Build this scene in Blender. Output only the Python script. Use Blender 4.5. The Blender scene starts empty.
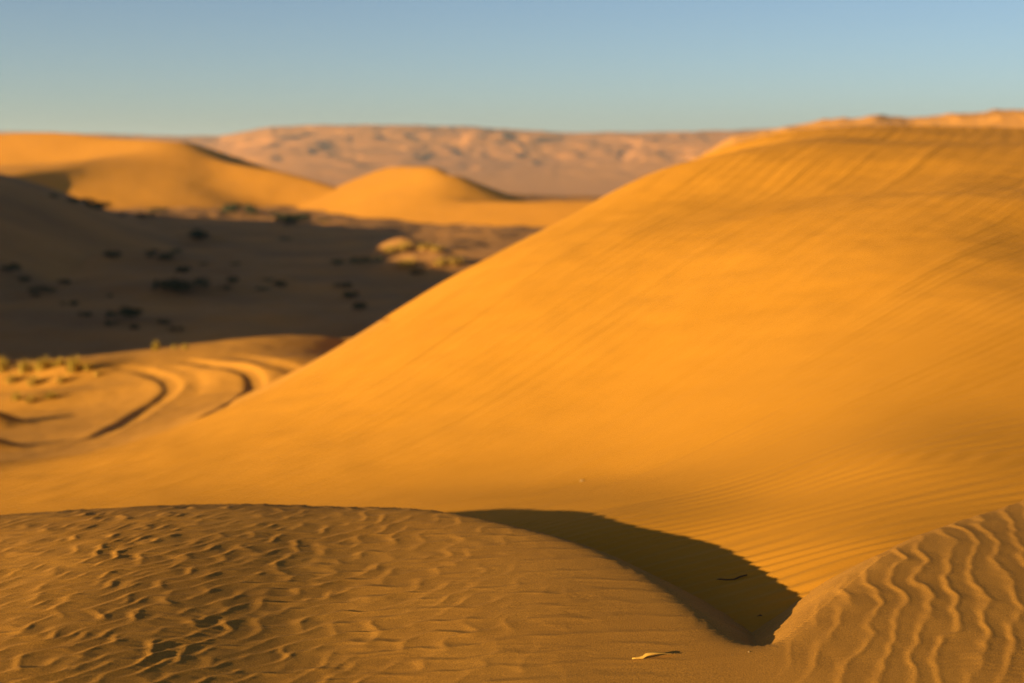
import bpy, bmesh, math, random
import numpy as np
from mathutils import Vector, Matrix

random.seed(7)
rng = np.random.default_rng(11)
R = math.radians
sc = bpy.context.scene
col = sc.collection

# ------------------------------------------------------------------ camera model
W, H_PX, LENS = 1024, 683, 50.0
F = W * LENS / 36.0
HORIZON = 150.0
HAZE = 1.0e-4
PITCH = math.atan((341.5 - HORIZON) / F)
SUN_EL, SUN_AZ = 9.0, 34.0            # light travels to +x, turned SUN_AZ degrees away from the viewer
CP, SP = math.cos(PITCH), math.sin(PITCH)


def at(u, v, Y):
    """world point at depth Y (metres north of the viewer) seen in direction (u, v); eye at the origin"""
    xr, yr = (u - 512) / F, (341.5 - v) / F
    d = np.array([xr, CP + yr * SP, -SP + yr * CP])
    return d * (Y / d[1])


# ------------------------------------------------------------------ noise helpers
_perm = rng.permutation(512)
_perm = np.concatenate([_perm, _perm, _perm])
_gr = rng.uniform(0, 2 * np.pi, 512)
_gx, _gy = np.cos(_gr), np.sin(_gr)


def perlin(x, y):
    x = np.asarray(x, float); y = np.asarray(y, float)
    xi = np.floor(x).astype(int); yi = np.floor(y).astype(int)
    xf, yf = x - xi, y - yi
    u = xf * xf * xf * (xf * (xf * 6 - 15) + 10); v = yf * yf * yf * (yf * (yf * 6 - 15) + 10)

    def g(ix, iy, fx, fy):
        h = _perm[(_perm[ix & 511] + iy) & 511]
        return _gx[h] * fx + _gy[h] * fy
    a = g(xi, yi, xf, yf); b = g(xi + 1, yi, xf - 1, yf)
    c = g(xi, yi + 1, xf, yf - 1); d = g(xi + 1, yi + 1, xf - 1, yf - 1)
    return 1.5 * ((a * (1 - u) + b * u) * (1 - v) + (c * (1 - u) + d * u) * v)


def fbm(x, y, n=4, gain=0.5):
    s, a, f = 0, 1, 1
    for k in range(n):
        s = s + a * perlin(x * f + 17.3 * k, y * f - 9.1 * k); a *= gain; f *= 2.03
    return s


def ridged(x, y, n=4):
    s, a, f = 0, 1, 1
    for k in range(n):
        s = s + a * (1 - 2 * np.abs(perlin(x * f + 5.7 * k, y * f + 31.1 * k))); a *= .5; f *= 2.1
    return s


def sstep(a, b, x):
    t = np.clip((x - a) / (b - a), 0, 1)
    return t * t * (3 - 2 * t)


def sp(x, w):
    """soft positive part"""
    return .5 * (x + np.sqrt(x * x + w * w))


def smax(a, b, w):
    return b + sp(a - b, w)


class TPS:
    def __init__(self, pts, lam=1e-3):
        P = np.array(pts, float); self.c = P[:, :2].mean(0); self.s = 10.0
        q = (P[:, :2] - self.c) / self.s; self.q = q; n = len(q)
        d = np.linalg.norm(q[:, None] - q[None], axis=2)
        K = d * d * np.log(d + 1e-9) + lam * np.eye(n)
        A = np.zeros((n + 3, n + 3)); A[:n, :n] = K; A[:n, n] = 1; A[:n, n + 1:] = q
        A[n, :n] = 1; A[n + 1:, :n] = q.T
        self.w = np.linalg.solve(A, np.concatenate([P[:, 2], np.zeros(3)]))

    def __call__(self, x, y):
        sh = np.shape(x); x = np.ravel(x); y = np.ravel(y); out = np.empty(len(x)); n = len(self.q)
        for i in range(0, len(x), 40000):
            qx = (x[i:i + 40000] - self.c[0]) / self.s; qy = (y[i:i + 40000] - self.c[1]) / self.s
            d2 = (qx[:, None] - self.q[:, 0]) ** 2 + (qy[:, None] - self.q[:, 1]) ** 2
            k = .5 * d2 * np.log(d2 + 1e-12)
            out[i:i + 40000] = k @ self.w[:n] + self.w[n] + self.w[n + 1] * qx + self.w[n + 2] * qy
        return out.reshape(sh)


def line_dist(x, y, line, z=None):
    """distance, side (+1 = left of the walking direction) and interpolated value for a dense polyline"""
    sh = np.shape(x); x = np.ravel(x); y = np.ravel(y)
    L = np.asarray(line, float)
    T = np.gradient(L[:, :2], axis=0)
    D = np.empty(len(x)); S = np.empty(len(x)); Z = np.empty(len(x))
    for i in range(0, len(x), 20000):
        dx = x[i:i + 20000, None] - L[:, 0]; dy = y[i:i + 20000, None] - L[:, 1]
        d2 = dx * dx + dy * dy; k = d2.argmin(1); r = np.arange(len(k))
        D[i:i + 20000] = np.sqrt(d2[r, k])
        S[i:i + 20000] = np.sign(T[k, 0] * dy[r, k] - T[k, 1] * dx[r, k])
        if z is not None:
            w = np.exp(-(d2 - d2[r, k][:, None]) / z)
            Z[i:i + 20000] = (w * L[:, 2]).sum(1) / w.sum(1)
    return D.reshape(sh), S.reshape(sh), Z.reshape(sh)


def spline(pts, n=300):
    """Catmull-Rom through the points, evenly resampled"""
    P = np.array(pts, float); P = np.vstack([2 * P[0] - P[1], P, 2 * P[-1] - P[-2]]); out = []
    for i in range(1, len(P) - 2):
        t = np.linspace(0, 1, 40, endpoint=False)[:, None]
        a, b, c, d = P[i - 1], P[i], P[i + 1], P[i + 2]
        out.append(.5 * (2 * b + (c - a) * t + (2 * a - 5 * b + 4 * c - d) * t ** 2 + (3 * b - a - 3 * c + d) * t ** 3))
    out = np.vstack(out + [P[-2:-1]])
    s = np.concatenate([[0], np.cumsum(np.linalg.norm(np.diff(out[:, :2], axis=0), axis=1))])
    q = np.linspace(0, s[-1], n)
    return np.stack([np.interp(q, s, out[:, k]) for k in range(out.shape[1])], 1)


# ------------------------------------------------------------------ object helpers
def tag(o, label, cat, kind=None, group=None):
    o['label'] = label; o['category'] = cat
    if kind: o['kind'] = kind
    if group: o['group'] = group
    return o


def mesh_obj(name, verts, faces, mat, parent=None, smooth=True):
    me = bpy.data.meshes.new(name)
    verts = np.asarray(verts, np.float32); faces = np.asarray(faces, np.int32)
    me.vertices.add(len(verts)); me.vertices.foreach_set('co', verts.ravel())
    nf, k = faces.shape
    me.loops.add(nf * k); me.loops.foreach_set('vertex_index', faces.ravel())
    me.polygons.add(nf)
    me.polygons.foreach_set('loop_start', np.arange(0, nf * k, k, dtype=np.int32))
    me.polygons.foreach_set('use_smooth', np.full(nf, smooth))
    me.update(calc_edges=True); me.validate()
    o = bpy.data.objects.new(name, me); col.objects.link(o); o.parent = parent
    if mat: me.materials.append(mat)
    return o


def grid_obj(name, X, Y, Z, mat, keep=None):
    n, m = X.shape
    idx = np.arange(n * m).reshape(n, m)
    f = np.stack([idx[:-1, :-1], idx[:-1, 1:], idx[1:, 1:], idx[1:, :-1]], -1).reshape(-1, 4)
    v = np.stack([X, Y, Z], -1).reshape(-1, 3)
    if keep is not None:
        k = keep.ravel(); f = f[k[f].any(1)]
        used = np.unique(f); mp = np.full(n * m, -1); mp[used] = np.arange(len(used)); v = v[used]; f = mp[f]
    if (X[0, 1] - X[0, 0]) * (Y[1, 0] - Y[0, 0]) < 0: f = f[:, ::-1]
    return mesh_obj(name, v, f, mat)


def polar(y0, y1, rows, a0, a1, cols):
    a = np.radians(np.linspace(a0, a1, cols)); y = np.geomspace(y0, y1, rows)
    Yg, Ag = np.meshgrid(y, a, indexing='ij')
    return np.tan(Ag) * Yg, Yg


# ------------------------------------------------------------------ materials
def new_mat(name):
    m = bpy.data.materials.new(name); m.use_nodes = True
    nt = m.node_tree; b = nt.nodes['Principled BSDF']
    b.inputs['Roughness'].default_value = .95
    b.inputs['Specular IOR Level'].default_value = .08
    return m, nt, b


def N(nt, t, **kw):
    n = nt.nodes.new(t)
    for k, v in kw.items(): setattr(n, k, v)
    return n


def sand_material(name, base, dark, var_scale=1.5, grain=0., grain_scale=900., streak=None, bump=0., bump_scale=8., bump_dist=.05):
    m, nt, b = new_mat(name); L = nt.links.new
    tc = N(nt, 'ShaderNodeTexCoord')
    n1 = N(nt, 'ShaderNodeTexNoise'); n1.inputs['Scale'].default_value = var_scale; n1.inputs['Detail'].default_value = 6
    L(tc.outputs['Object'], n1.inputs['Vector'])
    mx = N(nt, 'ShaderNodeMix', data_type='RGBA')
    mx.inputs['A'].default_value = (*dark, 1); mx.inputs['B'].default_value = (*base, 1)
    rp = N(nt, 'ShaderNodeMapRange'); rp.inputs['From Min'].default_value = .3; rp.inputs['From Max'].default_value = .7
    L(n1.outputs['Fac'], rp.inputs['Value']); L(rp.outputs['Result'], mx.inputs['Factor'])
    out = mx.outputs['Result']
    height = None
    if grain:
        ng = N(nt, 'ShaderNodeTexNoise'); ng.inputs['Scale'].default_value = grain_scale; ng.inputs['Detail'].default_value = 2
        L(tc.outputs['Object'], ng.inputs['Vector'])
        r2 = N(nt, 'ShaderNodeMapRange'); r2.inputs['From Min'].default_value = .3; r2.inputs['From Max'].default_value = .7
        r2.inputs['To Min'].default_value = 1 - grain; r2.inputs['To Max'].default_value = 1 + grain
        L(ng.outputs['Fac'], r2.inputs['Value'])
        mm = N(nt, 'ShaderNodeMix', data_type='RGBA', blend_type='MULTIPLY'); mm.inputs['Factor'].default_value = 1
        L(out, mm.inputs['A']); L(r2.outputs['Result'], mm.inputs['B']); out = mm.outputs['Result']
        height = (ng.outputs['Fac'], .0016)
    L(out, b.inputs['Base Color'])
    normal = None
    if streak:                       # wind ripples running down a slope
        fl = N(nt, 'ShaderNodeAttribute'); fl.attribute_name = 'flow'
        for (ang, lam, dist, dscale, amt) in streak:
            mp = N(nt, 'ShaderNodeMapping'); mp.inputs['Rotation'].default_value = (0, 0, R(ang))
            L(fl.outputs['Vector'], mp.inputs['Vector'])
            # a slow sideways wander of the ripple lines
            nw = N(nt, 'ShaderNodeTexNoise'); nw.inputs['Scale'].default_value = dscale; nw.inputs['Detail'].default_value = 2.5
            sc2 = N(nt, 'ShaderNodeMapping'); sc2.inputs['Scale'].default_value = (.35, 1, 1)
            L(mp.outputs['Vector'], sc2.inputs['Vector']); L(sc2.outputs['Vector'], nw.inputs['Vector'])
            sx = N(nt, 'ShaderNodeSeparateXYZ'); L(mp.outputs['Vector'], sx.inputs['Vector'])
            ma = N(nt, 'ShaderNodeMath', operation='MULTIPLY_ADD'); ma.inputs[1].default_value = dist
            L(nw.outputs['Fac'], ma.inputs[0]); L(sx.outputs['Y'], ma.inputs[2])
            mu = N(nt, 'ShaderNodeMath', operation='MULTIPLY'); mu.inputs[1].default_value = 2 * math.pi / lam
            L(ma.outputs[0], mu.inputs[0])
            si = N(nt, 'ShaderNodeMath', operation='SINE'); L(mu.outputs[0], si.inputs[0])
            # strength comes and goes in long patches
            np_ = N(nt, 'ShaderNodeTexNoise'); np_.inputs['Scale'].default_value = 1.6 ; np_.inputs['Detail'].default_value = 3
            s3 = N(nt, 'ShaderNodeMapping'); s3.inputs['Scale'].default_value = (.25, 1.6, 1)
            L(mp.outputs['Vector'], s3.inputs['Vector']); L(s3.outputs['Vector'], np_.inputs['Vector'])
            r3 = N(nt, 'ShaderNodeMapRange'); r3.inputs['From Min'].default_value = .35; r3.inputs['From Max'].default_value = .68
            L(np_.outputs['Fac'], r3.inputs['Value'])
            m2 = N(nt, 'ShaderNodeMath', operation='MULTIPLY'); L(si.outputs[0], m2.inputs[0]); L(r3.outputs['Result'], m2.inputs[1])
            bp = N(nt, 'ShaderNodeBump'); bp.inputs['Strength'].default_value = 1; bp.inputs['Distance'].default_value = amt
            L(m2.outputs[0], bp.inputs['Height'])
            if normal: L(normal, bp.inputs['Normal'])
            normal = bp.outputs['Normal']
    if bump:
        nb = N(nt, 'ShaderNodeTexNoise'); nb.inputs['Scale'].default_value = bump_scale; nb.inputs['Detail'].default_value = 5
        L(tc.outputs['Object'], nb.inputs['Vector'])
        bp = N(nt, 'ShaderNodeBump'); bp.inputs['Strength'].default_value = bump; bp.inputs['Distance'].default_value = bump_dist
        L(nb.outputs['Fac'], bp.inputs['Height'])
        if normal: L(normal, bp.inputs['Normal'])
        normal = bp.outputs['Normal']
    if height:
        bp = N(nt, 'ShaderNodeBump'); bp.inputs['Strength'].default_value = .5; bp.inputs['Distance'].default_value = height[1]
        L(height[0], bp.inputs['Height'])
        if normal: L(normal, bp.inputs['Normal'])
        normal = bp.outputs['Normal']
    if normal: L(normal, b.inputs['Normal'])
    return m


SAND = (.45, .182, .026)
SAND_D = (.39, .154, .022)
M_fore = sand_material('rippled_sand', SAND, SAND_D, 2.2, grain=.30, grain_scale=230)
M_big = sand_material('slope_sand', (.56, .214, .018), (.535, .202, .015), .9, grain=.07, grain_scale=420,
                      streak=[(0, .078, .22, .55, .0027), (0, .27, .8, .35, .0036), (0, .95, 1.6, .25, .006)])
M_flat = sand_material('flat_sand', (.52, .205, .026), (.47, .185, .024), .5, bump=.5, bump_scale=2.5, bump_dist=.06)
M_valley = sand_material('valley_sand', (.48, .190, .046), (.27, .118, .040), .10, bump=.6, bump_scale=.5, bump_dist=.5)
M_mid = sand_material('dune_sand', (.58, .220, .022), (.54, .200, .020), .03, bump=.4, bump_scale=.12, bump_dist=.8)
M_far = sand_material('far_sand', (.56, .205, .040), (.46, .17, .045), .004)
M_plain = sand_material('plain_sand', (.36, .17, .07), (.30, .15, .07), .002)

# ------------------------------------------------------------------ near terrain (big dune and tracked flat)
pts = []
for u, v, Y in [
    (800, 605, 4.86), (850, 577, 5.05), (745, 590, 5.2), (700, 560, 5.7), (650, 536, 5.85), (600, 521, 6.0), (520, 510, 6.75), (430, 503, 7.6), (300, 502, 8.6),
    (150, 505, 9), (0, 514, 9.5), (900, 543, 5.35), (1024, 498, 6.05),
    (1024, 420, 7.3), (1024, 300, 9.5), (1024, 200, 13), (1024, 146, 18),
    (900, 450, 6.7), (900, 350, 8.7), (900, 250, 11.3), (900, 180, 15.5), (900, 143, 20),
    (760, 500, 6.4), (760, 400, 8.3), (760, 300, 10.8), (760, 200, 15.5), (760, 147, 20.5),
    (620, 480, 7.6), (620, 400, 9.5), (620, 300, 12), (620, 220, 15.5), (620, 189, 19), (665, 181, 19.5), (700, 168, 20.5),
    (480, 470, 8.6), (480, 400, 10.3), (480, 320, 12.5), (480, 263, 15.5),
    (350, 470, 9.2), (350, 410, 11), (350, 346, 14),
    (250, 470, 9.8), (250, 404, 15.4), (150, 470, 10.5), (150, 442, 15), (50, 482, 10.8), (50, 460, 14.5),
    # dome behind the brink
    (850, 136, 25), (960, 137, 25), (740, 151, 24), (1060, 137, 25), (1150, 142, 20), (1150, 250, 12), (1150, 400, 7.6),
    (850, 143, 32), (960, 145, 33), (740, 158, 31), (1060, 145, 33), (660, 180, 29), (1200, 140, 33),
    # the flat with the tracks
    (0, 465, 15), (0, 442, 19.5), (0, 405, 25), (0, 362, 33), (100, 431, 19), (100, 402, 24), (100, 357, 34), (200, 416, 18),
    (200, 392, 23), (200, 348, 34), (280, 377, 18), (280, 358, 24.5), (280, 342, 32), (335, 337, 30),
    (-120, 470, 15), (-120, 442, 20), (-120, 405, 26), (-120, 365, 34),
]:
    pts.append(at(u, v, Y))
# ground hidden behind the big dune and beyond the lip of the flat
pts += [(-.2, 21, -3.2), (1.5, 26, -2.6), (4, 40, -2.2), (9, 44, -2.6), (14, 46, -2.6), (-1.6, 21, -3.3), (-1, 30, -4.8), (3, 50, -6),
        (9, 56, -6), (16, 60, -5), (-20, 52, -11.5), (-12, 52, -11.2), (-6, 53, -11.2), (0, 55, -11.5), (8, 62, -11.5), (-30, 48, -10.5),
        (-20, 43, -7.5), (-12, 44, -7.8), (-6, 46, -8.0), (0, 47, -7.5),
        (0, 2.5, -2.6), (-3, 3, -2.6), (1.3, 3.4, -1.8), (2.5, 3, -1.8), (5, 5, -1.7), (2.2, 4.4, -1.8), (20, 30, .3), (24, 45, -1.5), (-7, 6, -2.6)]
near_tps = TPS(pts, .004)
MOUNDS = []     # x, y, rx, ry, h


def flow(x, y):
    """c is constant along the ripple lines, which swing from nearly across the slope at its foot to straight up it"""
    c = (y - 2.64) * np.exp(-.14 * np.clip(x, -8, 14))
    return x + .5 * y, c


def near_h(x, y):
    z = near_tps(x, y)
    for (mx, my, rx, ry, h) in MOUNDS:
        z = z + h * np.exp(-((x - mx) / rx) ** 2 - ((y - my) / ry) ** 2)
    return z


def hit(u, v, fn, y0=3., y1=400., n=1500):
    Y = np.geomspace(y0, y1, n); d = at(u, v, 1.0)
    z = fn(d[0] * Y, Y); k = np.argmax(z > d[2] * Y)
    if k == 0: return None
    a, b = z[k - 1] - d[2] * Y[k - 1], z[k] - d[2] * Y[k]
    y = Y[k - 1] + (Y[k] - Y[k - 1]) * (-a) / (b - a)
    return np.array([d[0] * y, y, d[2] * y])


for u, v, rx, ry, h in [(38, 376, 1.8, 1.1, .26), (80, 377, .7, .7, .12), (22, 404, 1.3, .8, .16), (-14, 427, .5, .4, .28), (-22, 452, .45, .35, .22), (-2, 372, .35, .5, .3)]:
    p = hit(u, v, near_tps, 14, 45)
    if p is not None: MOUNDS.append((p[0], p[1], rx, ry, h))

TRACKS = [([(76, 445), (109, 431), (142, 412), (164, 398), (173, 387), (165, 378), (142, 371), (115, 367), (93, 365)], .15, .045),
          ([(-3.40, 14.6, 0), (-3.48, 15.8, 0), (-3.58, 17.2, 0), (-3.76, 19.0, 0), (-4.0, 21.2, 0), (-4.12, 22.6, 0), (-4.40, 23.7, 0), (-5.09, 24.9, 0), (-6.05, 26.5, 0), (-6.9, 27.3, 0)], .15, .045),
          ([(180, 404), (194, 390), (193, 380), (175, 371), (142, 363)], .2, .02),
          ([(207, 397), (203, 384), (186, 372)], .2, .015),
          ([(-2.75, 20.2, 0), (-3.1, 22.2, 0), (-3.6, 23.5, 0), (-4.32, 24.5, 0), (-5.05, 26.1, 0), (-5.73, 27.0, 0)], .18, .03)]
track_lines = []
for px, w, dep in TRACKS:
    q = [np.array(p) if len(p) == 3 else hit(p[0], p[1], near_h, 9, 45) for p in px]
    q = [p for p in q if p is not None]
    if len(q) > 2: track_lines.append((spline(q, 160), w, dep))

X, Y = polar(3.4, 62, 1300, -42, 40, 900)
Z = near_h(X, Y)
Z += .012 * fbm(X * .9, Y * .9, 3) * sstep(6, 12, Y)
q_ = flow(X, Y)[1] / .078 + .8 * perlin(X * 1.2, Y * 2.5)
Z += (.0030 + .0025 * sstep(6.2, 5.2, Y)) * np.sin(2 * np.pi * q_) * (.75 + .6 * perlin(X * .9, Y * 2 + 7)) * sstep(9.5, 5.2, Y)
sel = (Y > 9) & (Y < 45) & (X < 1)
for line, w, dep in track_lines:
    d, _, _ = line_dist(X[sel], Y[sel], line)
    end = np.minimum(np.linalg.norm(np.stack([X[sel], Y[sel]], -1) - line[0, :2], axis=-1),
                     np.linalg.norm(np.stack([X[sel], Y[sel]], -1) - line[-1, :2], axis=-1))
    fade = sstep(0, 2.0, end)
    Z[sel] += fade * dep * (-np.exp(-(d / w) ** 4) + .16 * np.exp(-((d - 1.7 * w) / (.8 * w)) ** 2))
# one continuous surface, split where the slope of the big dune runs out into the tracked flat
split = Y > 14.6 + .25 * sp(-X - 2, 1)
leftflat = split & (X < -.155 * Y + 1.0)
o = grid_obj('large_dune', X, Y, Z, M_big, keep=~leftflat)
vc = np.empty(len(o.data.vertices) * 3, np.float32); o.data.vertices.foreach_get('co', vc); vc = vc.reshape(-1, 3)
fa, fc = flow(vc[:, 0].astype(float), vc[:, 1].astype(float))
at_ = o.data.attributes.new('flow', 'FLOAT_VECTOR', 'POINT')
at_.data.foreach_set('vector', np.stack([fa, fc, 0 * fa], 1).astype(np.float32).ravel())
tag(o, 'large smooth orange sunlit dune slope rising to the right behind the shadowed hollow', 'dune', 'structure')
o = grid_obj('sand_flat', X, Y, Z, M_flat, keep=leftflat)
tag(o, 'level orange sand with curved tyre tracks in front of the shaded valley', 'sand flat', 'structure')

# ------------------------------------------------------------------ rippled foreground dune
CREST = spline([(-9, 6.5, 0), (-6, 6.3, 0), (-3.2, 6.35, 0), (-1.6, 6.2, 0), (-.8, 6.06, 0), (-.33, 5.90, 0), (.05, 5.60, 0), (.22, 5.42, 0), (.36, 5.20, 0), (.49, 4.93, 0), (.595, 4.60, 0),
                (.68, 4.29, 0), (.79, 4.22, 0), (.92, 4.38, 0), (1.2, 4.84, 0), (1.45, 5.22, 0), (1.8, 5.62, 0), (2.15, 5.94, 0), (3.2, 6.9, 0), (6, 9.4, 0)], 700)


# ripple crests slant away to the right on the left of the dune and lie nearly across in the middle
_xs = np.linspace(-8, 6, 1400)
_th = np.radians(52 - 44 * sstep(-1.2, .35, _xs))
_sx = np.concatenate([[0], np.cumsum(np.tan(.5 * (_th[1:] + _th[:-1])) * np.diff(_xs))])


def crest_profile(ph, a):
    """sharp crest, rounded trough, one side steeper than the other"""
    ph = ph + a * np.cos(2 * np.pi * ph)
    q = np.sin(np.pi * ph)
    return 1 - 1.9 * np.sqrt(q * q + .012) + .30


def ripples_left(x, y):
    w = .48 * perlin(x / .21, y / .17) + .22 * perlin(x / .095 + 7, y / .085) + .8 * perlin(x / .8 + 3, y / .8)
    ph = (y - np.interp(x, _xs, _sx)) / .128 + w * (.55 + .45 * sstep(.5, -.4, x))
    amp = .85 + .38 * perlin(x / .33 + 11, y / .28 + 2) + .25 * perlin(x / .12, y / .12 + 5)
    return crest_profile(ph, -.115) * np.clip(amp, .5, 1.12)


def ripples_cross(x, y):
    """short staggered crests between the long ones, turned towards the low sun"""
    w = .75 * perlin(x / .26 + 60, y / .15 + 5) + .16 * perlin(x / .10 + 17, y / .09 + 80) + .8 * perlin(x / .9 + 3, y / .6 + 70)
    ph = (x - .55 * (y - 4.5)) / .135 + w
    amp = .80 + .60 * perlin(x / .20 + 21, y / .13 + 62) + .25 * perlin(x / .5 + 2, y / .5 + 33)
    return crest_profile(ph, .10) * np.clip(amp, .1, 1.15)


def ripples_right(x, y):
    th = np.radians(-22 + 20 * sstep(.8, 2.2, x))
    w = .50 * perlin(x / .20 + 30, y / .26) + .16 * perlin(x / .08 + 7, y / .10 + 40) + .55 * perlin(x / .7 + 3, y / .7 + 20)
    ph = (x - .30 * (y - 4.5) + .04 * (y - 4.5) ** 2) / .097 + w
    amp = .75 + .45 * perlin(x / .35 + 51, y / .45 + 2)
    return crest_profile(ph, .10) * np.clip(amp, .35, 1.2)


def ripples_fine(x, y):
    return np.sin(2 * np.pi * ((y - .12 * x) / .041 + .7 * perlin(x / .16 + 3, y / .08) + .3 * perlin(x / .05, y / .05))) * (.6 + .8 * perlin(x / .4, y / .3 + 9))


X, Y = polar(1.9, 7.9, 950, -44, 38, 1000)
D, S, _ = line_dist(X, Y, CREST)
inside = S * D                       # + inside the hollow (left of the walking direction)


def fore_base(x, y, ins):
    w = .05 + .45 * sstep(-.25, -1.6, x)                         # the brow is rounder on the left
    z = -1.50 + .009 * fbm(x * .7, y * .7 + 3, 2)
    z = z - .03 * sp(-x - .5, 1.0) * sstep(-.5, -3, x)
    right = sp(x - .75, .15)
    z = z + .05 * (1 - np.exp(-right / .3)) - .055 * right * np.exp(-.6 * right)
    z = z + .36 * (w - .05) - .035 * sstep(.2, -.8, x) - .055 * sp(-x - .8, .4) + .016 * np.exp(-((x + .38) / .33) ** 2)
    return z - .60 * sp(ins, w)


Z = fore_base(X, Y, inside)
wl = 1 - sstep(.45, .9, X - .25 * (Y - 4.2)); wr = sstep(.72, 1.05, X - .1 * (Y - 4.2))
gl = ripples_left(X, Y); gc = ripples_cross(X, Y); gr = ripples_right(X, Y); gf = ripples_fine(X, Y)
on = sstep(.10, -.02, inside)
smooth_tip = 1 - .85 * np.exp(-((X - .52) / .36) ** 2 - ((Y - 3.72) / .40) ** 2)
patch = (.92 + .25 * perlin(X * 1.1 + 4, Y * 1.1)) * smooth_tip
fade_l = .62 + .38 * sstep(.3, -.7, X)
Z += on * wl * patch * (1 + .5 * sstep(-.8, -1.9, X)) * (fade_l * .0026 * gl + .0020 * sstep(.45, -.5, X) * gc + .00030 * gf)
Z += on * wr * patch * (.0030 * gr + .00018 * gf)
# slightly uneven edge of the crest, and slumps on the slip face
ph = (.52 * X - .85 * Y) / .085 + 1.8 * perlin(X * 5, Y * 5)
Z += .0008 * np.sin(2 * np.pi * ph) * np.exp(-((inside - .02) / .055) ** 2) * sstep(-.5, .2, X) * sstep(.95, .6, X)
Z += (1 - on) * .010 * fbm((.52 * X - .85 * Y) * 7, (.85 * X + .52 * Y) * 1.6, 3) * sstep(.9, .12, inside)
# a few pin-prick marks of an insect's walk
for i, (u, v) in enumerate([(570, 596), (573, 598), (577, 595), (580, 598), (583, 596), (586, 599), (589, 597), (568, 612), (571, 614), (575, 613)]):
    p_ = at(u, v, 1.0); t_ = -1.5 / p_[2]
    Z -= .0014 * np.exp(-((X - p_[0] * t_) ** 2 + (Y - t_) ** 2) / .007 ** 2)
o = grid_obj('foreground_dune', X, Y, Z, M_fore)
tag(o, 'rippled brown-orange sand dune with curved crest dropping into the dark hollow', 'dune', 'structure')

# ------------------------------------------------------------------ valley and the dunes around it
LEFT_CREST = spline([(-70, -10, 1), (-64, 20, 2.4), (-60, 50, 2.6), (-58, 75, 1.6), (-56, 98, -.2), (-55, 121, -.6), (-53.5, 137, -.9), (-54, 150, -1.7), (-56, 172, -4.4), (-57, 180, -5.6), (-57, 200, -7.7), (-56, 225, -10.5), (-52, 250, -14)], 260)


def dune_h(x, y, crest, wind, lee, w, zs):
    """windward slope on the left of the walking direction, slip face on the right"""
    d, s, cz = line_dist(x, y, crest, zs)
    sd = s * d
    return cz - wind * sp(sd, w) - lee * sp(-sd, w) + wind * w * .5


def valley_h(x, y):
    z = -9.5 + .5 * fbm(x * .03, y * .03, 4) + .22 * fbm(x * .22, y * .22, 3)
    z = z + 1.2 * sstep(150, 230, y) * sstep(20, -60, x)
    for (mx, my, rx, ry, h) in VMOUNDS:
        z = z + h * np.exp(-((x - mx) / rx) ** 2 - ((y - my) / ry) ** 2)
    return z - 55 * sstep(300, 520, y)


VMOUNDS = []
for u, v, rx, ry, h in [(393, 253, 2.2, 3.4, 1.05), (404, 248, 1.2, 1.6, .5), (407, 267, 2.2, 3, 1.0), (425, 250, 2.8, 4, .75), (437, 252, 1.1, 1.4, .5), (441, 265, 1.5, 2, .6), (455, 265, 2.6, 3.4, .8), (185, 290, 5, 5, .7), (150, 262, 7, 6, .8), (200, 240, 3, 4, .6)]:
    p = hit(u, v, valley_h, 60, 300)
    VMOUNDS.append((p[0], p[1], rx, ry, h))

X, Y = polar(44, 520, 420, -50, 34, 640)
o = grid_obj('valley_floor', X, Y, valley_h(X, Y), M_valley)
tag(o, 'dark shaded valley floor dotted with shrubs below the sunlit dunes', 'valley floor', 'structure')


def cart(x0, x1, y0, y1, s):
    return np.meshgrid(np.arange(x0, x1, s), np.arange(y0, y1, s))


def left_h(x, y):
    return dune_h(x, y, LEFT_CREST, .16, .42, 3.0, 60.) + .15 * fbm(x * .08, y * .08, 3) - 1.5 * sstep(-25, -15, x)


X, Y = cart(-135, -12, -20, 262, 1.0)
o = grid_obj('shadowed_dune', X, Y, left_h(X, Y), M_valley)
tag(o, 'dune at the left edge with its dark lee side turned to the valley', 'dune', 'structure')

M1C = spline([at(-160, 140, 300), at(-60, 134, 290), at(0, 132, 285), at(60, 131, 278), at(120, 137, 268), at(165, 139, 257), at(182, 140, 253), at(205, 151, 262), at(232, 163, 272), at(255, 175, 282)], 260)
M1B = spline([at(120, 158, 262), at(165, 152, 254), at(190, 153, 248), at(215, 159, 244), at(240, 164, 240), at(290, 172, 234), at(340, 188, 226), at(370, 203, 217)], 200)
M1N = spline([at(-80, 168, 250), at(0, 166, 245), at(60, 163, 240), at(120, 158, 243), at(150, 165, 238), at(175, 180, 231), at(198, 196, 222), at(216, 210, 212)], 200)
M2C = spline([at(345, 195, 240), at(362, 180, 240), at(383, 168, 236), at(412, 165, 228), at(442, 167, 219), at(456, 176, 215), at(478, 186, 227), at(502, 197, 240), at(520, 206, 248)], 260)
M2B = spline([at(440, 203, 206), at(460, 200, 203), at(485, 199.5, 200), at(520, 199.5, 196), at(580, 198, 192), at(680, 200, 188)], 200)


def m1_h(x, y):
    return smax(dune_h(x, y, M1C[::-1], .31, .60, 1.2, 20.), dune_h(x, y, M1B[::-1], .33, .60, 1.2, 30.), .6)


def m1n_h(x, y):
    return dune_h(x, y, M1N[::-1], .075, .13, 3, 40.)


def m2_h(x, y):
    return smax(dune_h(x, y, M2C[::-1], .33, .60, .7, 6.), dune_h(x, y, M2B[::-1], .27, .60, 1.2, 20.), .8)


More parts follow.
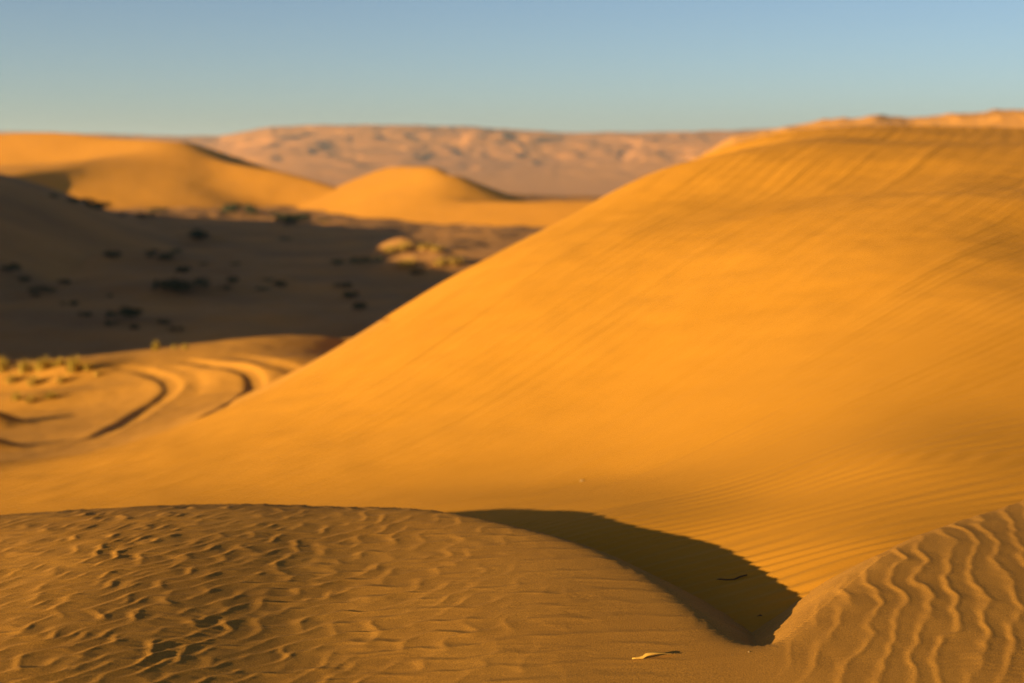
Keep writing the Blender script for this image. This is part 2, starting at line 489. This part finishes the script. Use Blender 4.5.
X, Y = cart(-170, 0, 150, 330, .8)
Z = smax(m1_h(X, Y), m1n_h(X, Y), 1.5) + .05 * fbm(X * .1, Y * .1, 3)
o = grid_obj('sunlit_dune', X, Y, Z, M_mid)
tag(o, 'long orange sunlit dune ridge above the dark valley at left', 'dune', 'structure')
X, Y = cart(-60, 60, 140, 290, .8)
o = grid_obj('rounded_dune', X, Y, m2_h(X, Y) + .04 * fbm(X * .1, Y * .1, 3), M_mid)
tag(o, 'small rounded orange dune with dark slip face on its right side', 'dune', 'structure')

# ------------------------------------------------------------------ far plain and far dune ridges
def sheet(name, s, z, mat):
    return mesh_obj(name, [(-s, -s, z), (s, -s, z), (s, s, z), (-s, s, z)], [(0, 1, 2, 3)], mat)


o = sheet('desert_plain', 13000, -62, M_plain)
tag(o, 'broad hazy brown desert plain below the far dune range', 'desert plain', 'structure')


def far_range(name, y0, yc, y1, prof, mat, rows, cols, lam, amp, label, a0=-34, a1=34, base=-64):
    X, Y = polar(y0, y1, rows, a0, a1, cols)
    u = 512 + F * CP * (X / Y)
    pu = np.array([p[0] for p in prof], float); pv = np.array([p[1] for p in prof], float)
    v = np.interp(u, pu, pv)
    el = np.tan(np.arctan((341.5 - v) / F) - PITCH)
    zc = el * yc
    t = sstep(y0, yc, Y); t = t ** 1.1
    back = sstep(y1, yc, Y) ** .5
    prf = np.where(Y < yc, t, back)
    Z = base + (zc - base) * prf
    n1 = ridged(X / lam + .3 * perlin(Y / lam, X / lam), Y / (lam * 1.3), 4); n2 = fbm(X / (lam * 2.6) + .5 * fbm(X / lam, Y / lam, 2), Y / (lam * 4), 4)
    n1 = n1 * (.65 + .6 * perlin(X / (lam * 4) + 8, Y / (lam * 5)))
    m = sstep(.05, .7, prf)
    Z += m * amp * (n1 - 1.0) * (.35 + .65 * prf) + m * amp * 2.2 * n2 * (1 - .75 * sstep(.8, 1, prf))
    o = grid_obj(name, X, Y, Z, mat)
    tag(o, label, 'dune range', 'structure')


far_range('far_dunes', 1500, 2700, 5000, [(-400, 134), (100, 134), (190, 135), (225, 135), (250, 131), (275, 127), (330, 125), (400, 125), (480, 127), (560, 132), (620, 132), (700, 130), (780, 128), (1400, 128)],
          M_far, 460, 1000, 95, 3.4, 'hazy pinkish far dune range with knobbly top along the horizon')
far_range('distant_dunes', 4500, 7000, 10000, [(-600, 133), (150, 133), (260, 134), (1600, 134)],
          M_far, 160, 700, 260, 16, 'farthest pale pink dune line seen left above the long ridge', base=-66)
far_range('orange_dune_range', 560, 1000, 1700, [(500, 250), (640, 230), (690, 160), (730, 135), (775, 126), (830, 117), (870, 114), (900, 116), (960, 112), (1024, 107), (1100, 104), (1400, 110)],
          M_mid, 260, 600, 55, 3.6, 'knobbly orange dune range above the large dune at right', a0=1, a1=36)

# ------------------------------------------------------------------ plants
def leaf_material(name, c1, c2):
    m, nt, b = new_mat(name); L = nt.links.new
    tc = N(nt, 'ShaderNodeTexCoord'); n1 = N(nt, 'ShaderNodeTexNoise'); n1.inputs['Scale'].default_value = 3.0
    L(tc.outputs['Object'], n1.inputs['Vector'])
    mx = N(nt, 'ShaderNodeMix', data_type='RGBA'); mx.inputs['A'].default_value = (*c1, 1); mx.inputs['B'].default_value = (*c2, 1)
    rp = N(nt, 'ShaderNodeMapRange'); rp.inputs['From Min'].default_value = .35; rp.inputs['From Max'].default_value = .65
    L(n1.outputs['Fac'], rp.inputs['Value']); L(rp.outputs['Result'], mx.inputs['Factor']); L(mx.outputs['Result'], b.inputs['Base Color'])
    return m


M_shrub = leaf_material('shrub_leaves', (.030, .032, .014), (.055, .050, .022))
M_pale = leaf_material('pale_shrub_leaves', (.10, .085, .035), (.14, .11, .05))
M_dry = leaf_material('dry_grass', (.46, .245, .04), (.34, .195, .035))
M_green = leaf_material('green_grass', (.28, .18, .026), (.38, .215, .03))
M_leaf = leaf_material('straw', (.62, .30, .05), (.50, .23, .04))
M_twig = leaf_material('twig_bark', (.05, .035, .022), (.09, .06, .035))


def blade_clump(n, rad, h, width, r, lean=.55, flat=1.0):
    """many separate curved tapering blades springing from a patch of ground; one mesh"""
    V, Fc = [], []
    for i in range(n):
        a = r.uniform(0, 2 * math.pi); q = rad * math.sqrt(r.uniform(0, 1)) * .55
        px, py = q * math.cos(a), q * math.sin(a) * flat
        out = a + r.normal(0, .5); hh = h * r.uniform(.45, 1.0) * (1 - .45 * (q / rad)); ln = lean * r.uniform(.3, 1.2) * (.3 + q / rad)
        wd = width * r.uniform(.6, 1.3); sx, sy = -math.sin(out), math.cos(out)
        k0 = len(V)
        for j, t in enumerate((0, .4, .75, 1.0)):
            bx = px + math.cos(out) * ln * rad * t ** 1.7; by = py + math.sin(out) * ln * rad * t ** 1.7
            z = hh * (t - .22 * t * t * (ln > .3)) - .03 * (j == 0)
            ww = wd * (1 - .85 * t) * .5
            V += [(bx - sx * ww, by - sy * ww, z), (bx + sx * ww, by + sy * ww, z)]
            if j: b0 = k0 + 2 * j; Fc.append((b0 - 2, b0 - 1, b0 + 1, b0))
    return V, Fc


def shrub_mesh(rad, h, r, n=420):
    """low dome of short leafy shoots round a few woody stems"""
    V, Fc = [], []
    lobes = [(r.normal(0, .42) * rad, r.normal(0, .30) * rad, r.uniform(.35, .75) * h, r.uniform(.35, .6) * rad) for _ in range(5)]
    for i in range(n):
        lx, ly, lz, lr = lobes[r.integers(5)]
        d = r.normal(0, 1, 3); d /= np.linalg.norm(d); d[2] = abs(d[2]) * .9 - .15
        p = np.array([lx, ly, lz * .6]) + d * lr * np.array([1, 1, .75]) * r.uniform(.55, 1.05)
        if p[2] < .02: p[2] = r.uniform(.0, .15)
        t = r.normal(0, 1, 3); t /= np.linalg.norm(t); s = np.cross(t, d); s /= (np.linalg.norm(s) + 1e-6)
        L_ = rad * r.uniform(.10, .20); w_ = L_ * .3; k = len(V)
        V += [tuple(p - s * w_), tuple(p + s * w_), tuple(p + t * L_ + s * w_ * .4), tuple(p + t * L_ - s * w_ * .4)]
        Fc.append((k, k + 1, k + 2, k + 3))
    for lx, ly, lz, lr in lobes:
        for a in (0, 1.57):
            k = len(V); cx, cy = .02 * math.cos(a), .02 * math.sin(a)
            V += [(-cx, -cy, -.15), (cx, cy, -.15), (lx + cx * .4, ly + cy * .4, lz), (lx - cx * .4, ly - cy * .4, lz)]
            Fc.append((k, k + 1, k + 2, k + 3))
    return V, Fc


def land(x, y):
    return np.maximum.reduce([valley_h(x, y), left_h(x, y), m1_h(x, y), m1n_h(x, y), m2_h(x, y)])


def plant(name, cat, label, u, v, wpx, kind, tall=.6, group=None, n=None, fn=land, y0=50, y1=300):
    p = hit(u, v, fn, y0, y1, 900)
    if p is None: return None
    rad = .5 * wpx * p[1] / F * (1.35 if y0 == 14 and u < 110 else 1.0) * ((1.9 if kind == 'dry' else 1.3) if y0 == 50 else 1.0)
    r = np.random.default_rng(int(u * 7 + v * 131))
    if kind in ('dark', 'pale'):
        V, Fc = shrub_mesh(rad, rad * 2 * tall, r, n or 420); mat = M_shrub if kind == 'dark' else M_pale
    else:
        V, Fc = blade_clump(n or 260, rad, rad * 2 * tall, rad * .05, r); mat = M_dry if kind == 'dry' else M_green
    o = mesh_obj(name, V, Fc, mat, smooth=False)
    o.location = p
    return tag(o, label, cat, group=group)


SHRUBS = [
    # along the edge of the shadow
    (57, 195, 12, 'dark', 'dark shrub highest up the shaded left slope, at the shadow edge'),
    (73, 200, 16, 'dark', 'dark low shrub just below the highest shrub on the shaded left slope'),
    (100, 207, 26, 'dark', 'widest dark shrub on the left stretch of the shadow edge'),
    (122, 213, 9, 'dark', 'tiny dark shrub right of the widest shadow edge shrub'),
    (142, 215, 15, 'dark', 'dark shrub just under the shadow edge below the brown dune nose'),
    (160, 209, 13, 'dark', 'rounded dark shrub poking over the shadow edge into the lit brown sand'),
    (237, 210, 24, 'dark', 'broad dark shrub crossing the shadow edge left of its narrower neighbour'),
    (257, 212, 15, 'dark', 'narrower dark shrub at the right end of the broad shadow edge shrub'),
    (277, 213, 11, 'dark', 'small round dark shrub alone on the shadow edge, above the long drooping shrub'),
    (287, 222, 28, 'dark', 'long dark shrub lying in the shade below the small round edge shrub'),
    (304, 217, 16, 'dark', 'flat dark shrub on the shadow edge, second from its right end'),
    (322, 219, 10, 'dark', 'small dark shrub farthest right along the shadow edge'),
    # in the open shade
    (201, 236, 26, 'dark', 'dark dome-shaped shrub alone in the middle of the shaded sand'),
    (174, 251, 14, 'pale', 'round greyish shrub at upper right of the dark thicket'),
    (151, 251, 13, 'dark', 'dark upright shrub at the upper tip of the thicket'),
    (164, 257, 18, 'dark', 'dark shrub in the thicket between the upright tip and the grey round shrub'),
    (113, 254, 17, 'dark', 'twin-topped dark shrub at the left end of the thicket'),
    (186, 270, 18, 'dark', 'dark shrub on the right flank of the thicket above the biggest shrub'),
    (233, 280, 16, 'dark', 'dark shrub at the right end of the thicket'),
    (225, 287, 11, 'dark', 'small dark shrub just below the right end of the thicket'),
    (187, 289, 36, 'dark', 'biggest black-looking shrub at the foot of the thicket'),
    (205, 262, 8, 'pale', 'small pale shrub in open shade right of the grey round shrub'),
    (236, 262, 9, 'pale', 'small pale shrub standing alone in open shade above the thicket end'),
    (267, 279, 10, 'pale', 'faint pale shrub touching the left of a darker shrub'),
    (281, 284, 16, 'dark', 'dark shrub with a faint pale shrub on its left'),
    (264, 288, 12, 'pale', 'faint brownish shrub below the pale and dark pair'),
    (286, 238, 10, 'pale', 'faint shrub in the shade under the long drooping shrub'),
    (337, 262, 15, 'pale', 'faint brown shrub left of the lit grassy mounds, farther one'),
    (371, 261, 20, 'pale', 'brown shrub touching the lower left of the lit grassy mounds'),
    (344, 284, 15, 'dark', 'top shrub of the slanting row of three in the shade'),
    (350, 295, 17, 'dark', 'middle shrub of the slanting row of three in the shade'),
    (360, 306, 17, 'dark', 'bottom and darkest shrub of the slanting row of three'),
    (419, 272, 14, 'dark', 'dark shrub in the shade just below the lit grassy mounds'),
    # dark lower left
    (9, 268, 18, 'dark', 'shrub at the left edge of the frame, topmost of the left-edge cluster'),
    (25, 279, 14, 'dark', 'shrub right of the topmost left-edge shrub'),
    (36, 294, 12, 'dark', 'lowest shrub of the left-edge cluster'),
    (47, 290, 17, 'dark', 'wide sloping shrub right of the left-edge cluster'),
    (65, 281, 13, 'dark', 'round dark shrub above the wide sloping shrub'),
    (74, 303, 14, 'dark', 'dark shrub starting the chain of shrubs that runs down to the lit flat'),
    (88, 313, 12, 'dark', 'second shrub in the chain running down to the lit flat'),
    (108, 323, 13, 'dark', 'dark shrub under the long slanting shrub near the lit flat'),
    (121, 316, 28, 'dark', 'long slanting dark shrub near the lit flat'),
    (137, 326, 13, 'dark', 'shrub at the lower right end of the long slanting shrub'),
    (162, 321, 14, 'dark', 'rounded dark shrub right of the long slanting shrub'),
    (177, 328, 11, 'dark', 'low shrub closest to the bright green tuft, in the shade beyond it'),
    (110, 294, 8, 'pale', 'tiny pale shrub between the chain and the biggest shrub'),
]
for u, v, wpx, kind, label in SHRUBS:
    plant('shrub', 'shrub', label, u, v + 3, wpx, kind, tall=.36, group='shrubs in the shaded valley', n=420 if wpx > 15 else 260)

DRY = [
    (391, 250, 15, 'leftmost yellow grass clump on the lit mounds'),
    (404, 248, 16, 'yellow grass clump at the top of the lit mounds, second from left'),
    (407, 265, 18, 'low yellow grass clump at the front of the lit mounds'),
    (425, 247, 14, 'yellow grass clump on top of the lit mounds, in their middle'),
    (436, 249, 13, 'yellow grass clump on the lit mounds with dark shade on its right'),
    (441, 263, 14, 'yellow grass clump low on the right lit mound'),
    (455, 262, 15, 'yellow grass clump farthest right on the lit mounds'),
]
for u, v, wpx, label in DRY:
    plant('dry_grass_clump', 'grass clump', label, u, v + 2, wpx, 'dry', tall=.34, group='grass clumps on the lit mounds', n=200)

TUFTS = [
    (156, 350, 13, 1.0, 'green', 220, 'bright yellow-green tuft upright on the lip of the lit flat'),
    (174, 349, 9, .8, 'green', 90, 'thin sparse tuft right of the bright upright tuft'),
    (185, 349, 10, .9, 'green', 110, 'sparse tuft farthest right along the lip of the flat'),
    (2, 372, 16, .9, 'green', 200, 'tall tuft cut by the left edge of the frame'),
    (25, 372, 16, .8, 'green', 200, 'yellowish tuft on the left of the grassy hummock'),
    (43, 369, 22, .55, 'green', 260, 'wide tuft on the crown of the grassy hummock'),
    (58, 366, 15, .6, 'green', 160, 'low tuft on the far side of the grassy hummock'),
    (74, 371, 20, .75, 'green', 260, 'bushy tuft at the right end of the grassy hummock'),
    (12, 382, 18, .5, 'dry', 200, 'spreading straw tuft on the near slope of the grassy hummock at left'),
    (34, 384, 20, .45, 'dry', 220, 'spreading straw tuft low in the middle of the grassy hummock'),
    (62, 382, 16, .5, 'dry', 170, 'straw tuft on the near right slope of the grassy hummock'),
    (88, 370, 12, .8, 'green', 140, 'upright tuft just right of the bushy tuft on the hummock'),
    (30, 402, 16, .5, 'dry', 150, 'straw tuft on the lower hummock between the upright and flat tufts'),
    (98, 375, 10, .6, 'dry', 120, 'small dry tuft beside the start of the left tyre track'),
    (16, 400, 12, .8, 'green', 130, 'tuft upright on the lower left hummock'),
    (50, 398, 18, .35, 'green', 160, 'flat tuft along the front of the lower left hummock'),
]
for u, v, wpx, tall, kind, n, label in TUFTS:
    plant('grass_tuft', 'grass tuft', label, u, v, wpx, kind, tall=tall, group='grass tufts on the sand flat', n=n, fn=near_h, y0=14, y1=45)


# ------------------------------------------------------------------ small things on the near sand
def fore_h(x, y):
    x = np.atleast_1d(np.asarray(x, float)); y = np.atleast_1d(np.asarray(y, float))
    d, s, _ = line_dist(x, y, CREST)
    return fore_base(x, y, d * s)


def front_h(x, y):
    return np.maximum(fore_h(x, y), near_tps(x, y))


def tube(path, radii, sides=7):
    V, Fc = [], []
    P = [Vector(p) for p in path]
    for i, p in enumerate(P):
        t = (P[min(i + 1, len(P) - 1)] - P[max(i - 1, 0)]).normalized()
        a = t.orthogonal().normalized() if i == 0 else (a - t * a.dot(t)).normalized()
        b = t.cross(a)
        for k in range(sides):
            q = 2 * math.pi * k / sides; V.append(tuple(p + (a * math.cos(q) + b * math.sin(q)) * radii[i]))
        if i:
            for k in range(sides):
                Fc.append(((i - 1) * sides + k, (i - 1) * sides + (k + 1) % sides, i * sides + (k + 1) % sides, i * sides + k))
    return V, Fc


def lay(u, v): return hit(u, v, front_h, 3.4, 9, 900)


def stick(us, r0, label):
    P = [lay(u, v) for u, v in us]
    o0 = P[0]; path = []
    for i, p in enumerate(P):
        q = p - o0; q[2] += r0 * .5 + .004 * math.sin(i * 1.7); path.append(tuple(q))
    V, Fc = tube(path, [r0 * (.55 + .45 * math.sin(math.pi * (.15 + .7 * i / (len(P) - 1)))) for i in range(len(P))])
    o = mesh_obj('twig', V, Fc, M_twig); o.location = o0
    tag(o, label, 'twig')


stick([(714, 581), (720, 580.5), (727, 580), (734, 579), (740, 577.5), (747, 576)], .0032, 'thin dark crooked twig lying on the sand inside the dark hollow')
stick([(757, 617), (760, 616.5), (763, 616.5)], .0028, 'short dark twig end near the tip of the dark hollow')

# a curled dry grass leaf lying half off the sand, left of the crest
a_, c_ = lay(632, 660), lay(674, 655)
m_ = (a_ + c_) / 2; dx = c_ - a_; ln = float(np.linalg.norm(dx)); hd = math.atan2(dx[1], dx[0])
V, Fc = [], []
for i in range(13):
    t = i / 12; wd = .0062 * math.sin(math.pi * min(max(t, .03), .97)) ** .7
    tw = .9 - 1.3 * t; zz = .004 + .009 * math.sin(math.pi * t) ** 2 * (t > .25)
    for s_ in (-1, 0, 1):
        V.append(((t - .5) * ln, s_ * wd * math.cos(tw), zz + s_ * wd * math.sin(tw) + .0016 * (s_ == 0)))
    if i:
        for k in (0, 1):
            b0 = i * 3 + k; Fc.append((b0 - 3, b0 - 2, b0 + 1, b0))
o = mesh_obj('dry_leaf', V, Fc, M_leaf); o.location = m_; o.rotation_euler = (0, 0, hd)
so_ = o.modifiers.new('thickness', 'SOLIDIFY'); so_.thickness = .0008
tag(o, 'dry curled straw-coloured leaf lying on smooth sand left of the hollow tip', 'dry leaf')

M_peb = sand_material('pebble_stone', (.34, .20, .08), (.20, .10, .035), 60)


def pebble(u, v, rad, label):
    bm = bmesh.new(); bmesh.ops.create_icosphere(bm, subdivisions=2, radius=rad)
    for q in bm.verts:
        k = 1 + .22 * float(perlin(q.co.x / rad * .9 + u, q.co.y / rad * .9 + q.co.z / rad)); q.co = Vector((q.co.x * k * 1.2, q.co.y * k, q.co.z * k * .75))
    me = bpy.data.meshes.new('pebble'); bm.to_mesh(me); bm.free(); me.materials.append(M_peb)
    o = bpy.data.objects.new('pebble', me); col.objects.link(o); o.location = lay(u, v); tag(o, label, 'pebble')


pebble(582, 481, .011, 'tiny pebble alone on the lit sand above the dark hollow')
pebble(749, 652, .0032, 'tiny pale pebble on the sand just below the hollow tip')

# ------------------------------------------------------------------ haze
hm = bpy.data.materials.new('haze'); hm.use_nodes = True; nt = hm.node_tree
nt.nodes.remove(nt.nodes['Principled BSDF'])
pv = nt.nodes.new('ShaderNodeVolumePrincipled'); pv.inputs['Color'].default_value = (.74, .84, 1.0, 1)
pv.inputs['Density'].default_value = HAZE; pv.inputs['Anisotropy'].default_value = .2
nt.links.new(pv.outputs[0], nt.nodes['Material Output'].inputs['Volume'])
b_, t_, q_ = -69.0, 130.0, 13500.0
o = mesh_obj('haze', [(x, y, z) for z in (b_, t_) for x, y in ((-q_, -q_), (q_, -q_), (q_, q_), (-q_, q_))],
             [(0, 3, 2, 1), (4, 5, 6, 7), (0, 1, 5, 4), (1, 2, 6, 5), (2, 3, 7, 6), (3, 0, 4, 7)], hm, smooth=False)
tag(o, 'thin pale haze lying over the far desert and its dunes', 'haze', 'stuff')

# ------------------------------------------------------------------ sun, sky, camera
sun = bpy.data.lights.new('sun', 'SUN'); sun.energy = 5.0; sun.angle = R(.53); sun.color = (1.0, .85, .43)
so = bpy.data.objects.new('sun', sun); col.objects.link(so)
ld = Vector((math.cos(R(SUN_AZ)) * math.cos(R(SUN_EL)), math.sin(R(SUN_AZ)) * math.cos(R(SUN_EL)), -math.sin(R(SUN_EL))))
so.rotation_euler = ld.to_track_quat('-Z', 'Y').to_euler(); so.location = (-30, -10, 20)

w = bpy.data.worlds.new('World'); sc.world = w; w.use_nodes = True
nt = w.node_tree; bg = nt.nodes['Background']; bg.inputs['Strength'].default_value = .05
sky = nt.nodes.new('ShaderNodeTexSky'); sky.sky_type = 'NISHITA'; sky.sun_disc = False
sky.sun_elevation = R(SUN_EL)
# sky rotation 0 puts the sun towards +Y and turns clockwise seen from above; the sun stands at -ld
sky.sun_rotation = math.atan2(-ld.x, -ld.y)
sky.altitude = 200; sky.air_density = .62; sky.dust_density = .75; sky.ozone_density = 1.6
nt.links.new(sky.outputs[0], bg.inputs['Color'])

cam = bpy.data.cameras.new('camera'); cam.lens = LENS; cam.sensor_width = 36; cam.clip_start = .05; cam.clip_end = 60000
cam.dof.use_dof = True; cam.dof.focus_distance = 4.55; cam.dof.aperture_fstop = 2.0
co = bpy.data.objects.new('camera', cam); col.objects.link(co)
co.rotation_euler = (math.pi / 2 - PITCH, 0, 0)
sc.camera = co

vs = sc.view_settings
sc.display_settings.display_device = 'sRGB'
vs.view_transform = 'Standard'; vs.look = 'None'; vs.gamma = 1; vs.use_curve_mapping = False
vs.exposure = 1.33
sc.render.engine = 'CYCLES'
sc.cycles.use_denoising = True
sc.cycles.max_bounces = 5; sc.cycles.diffuse_bounces = 3
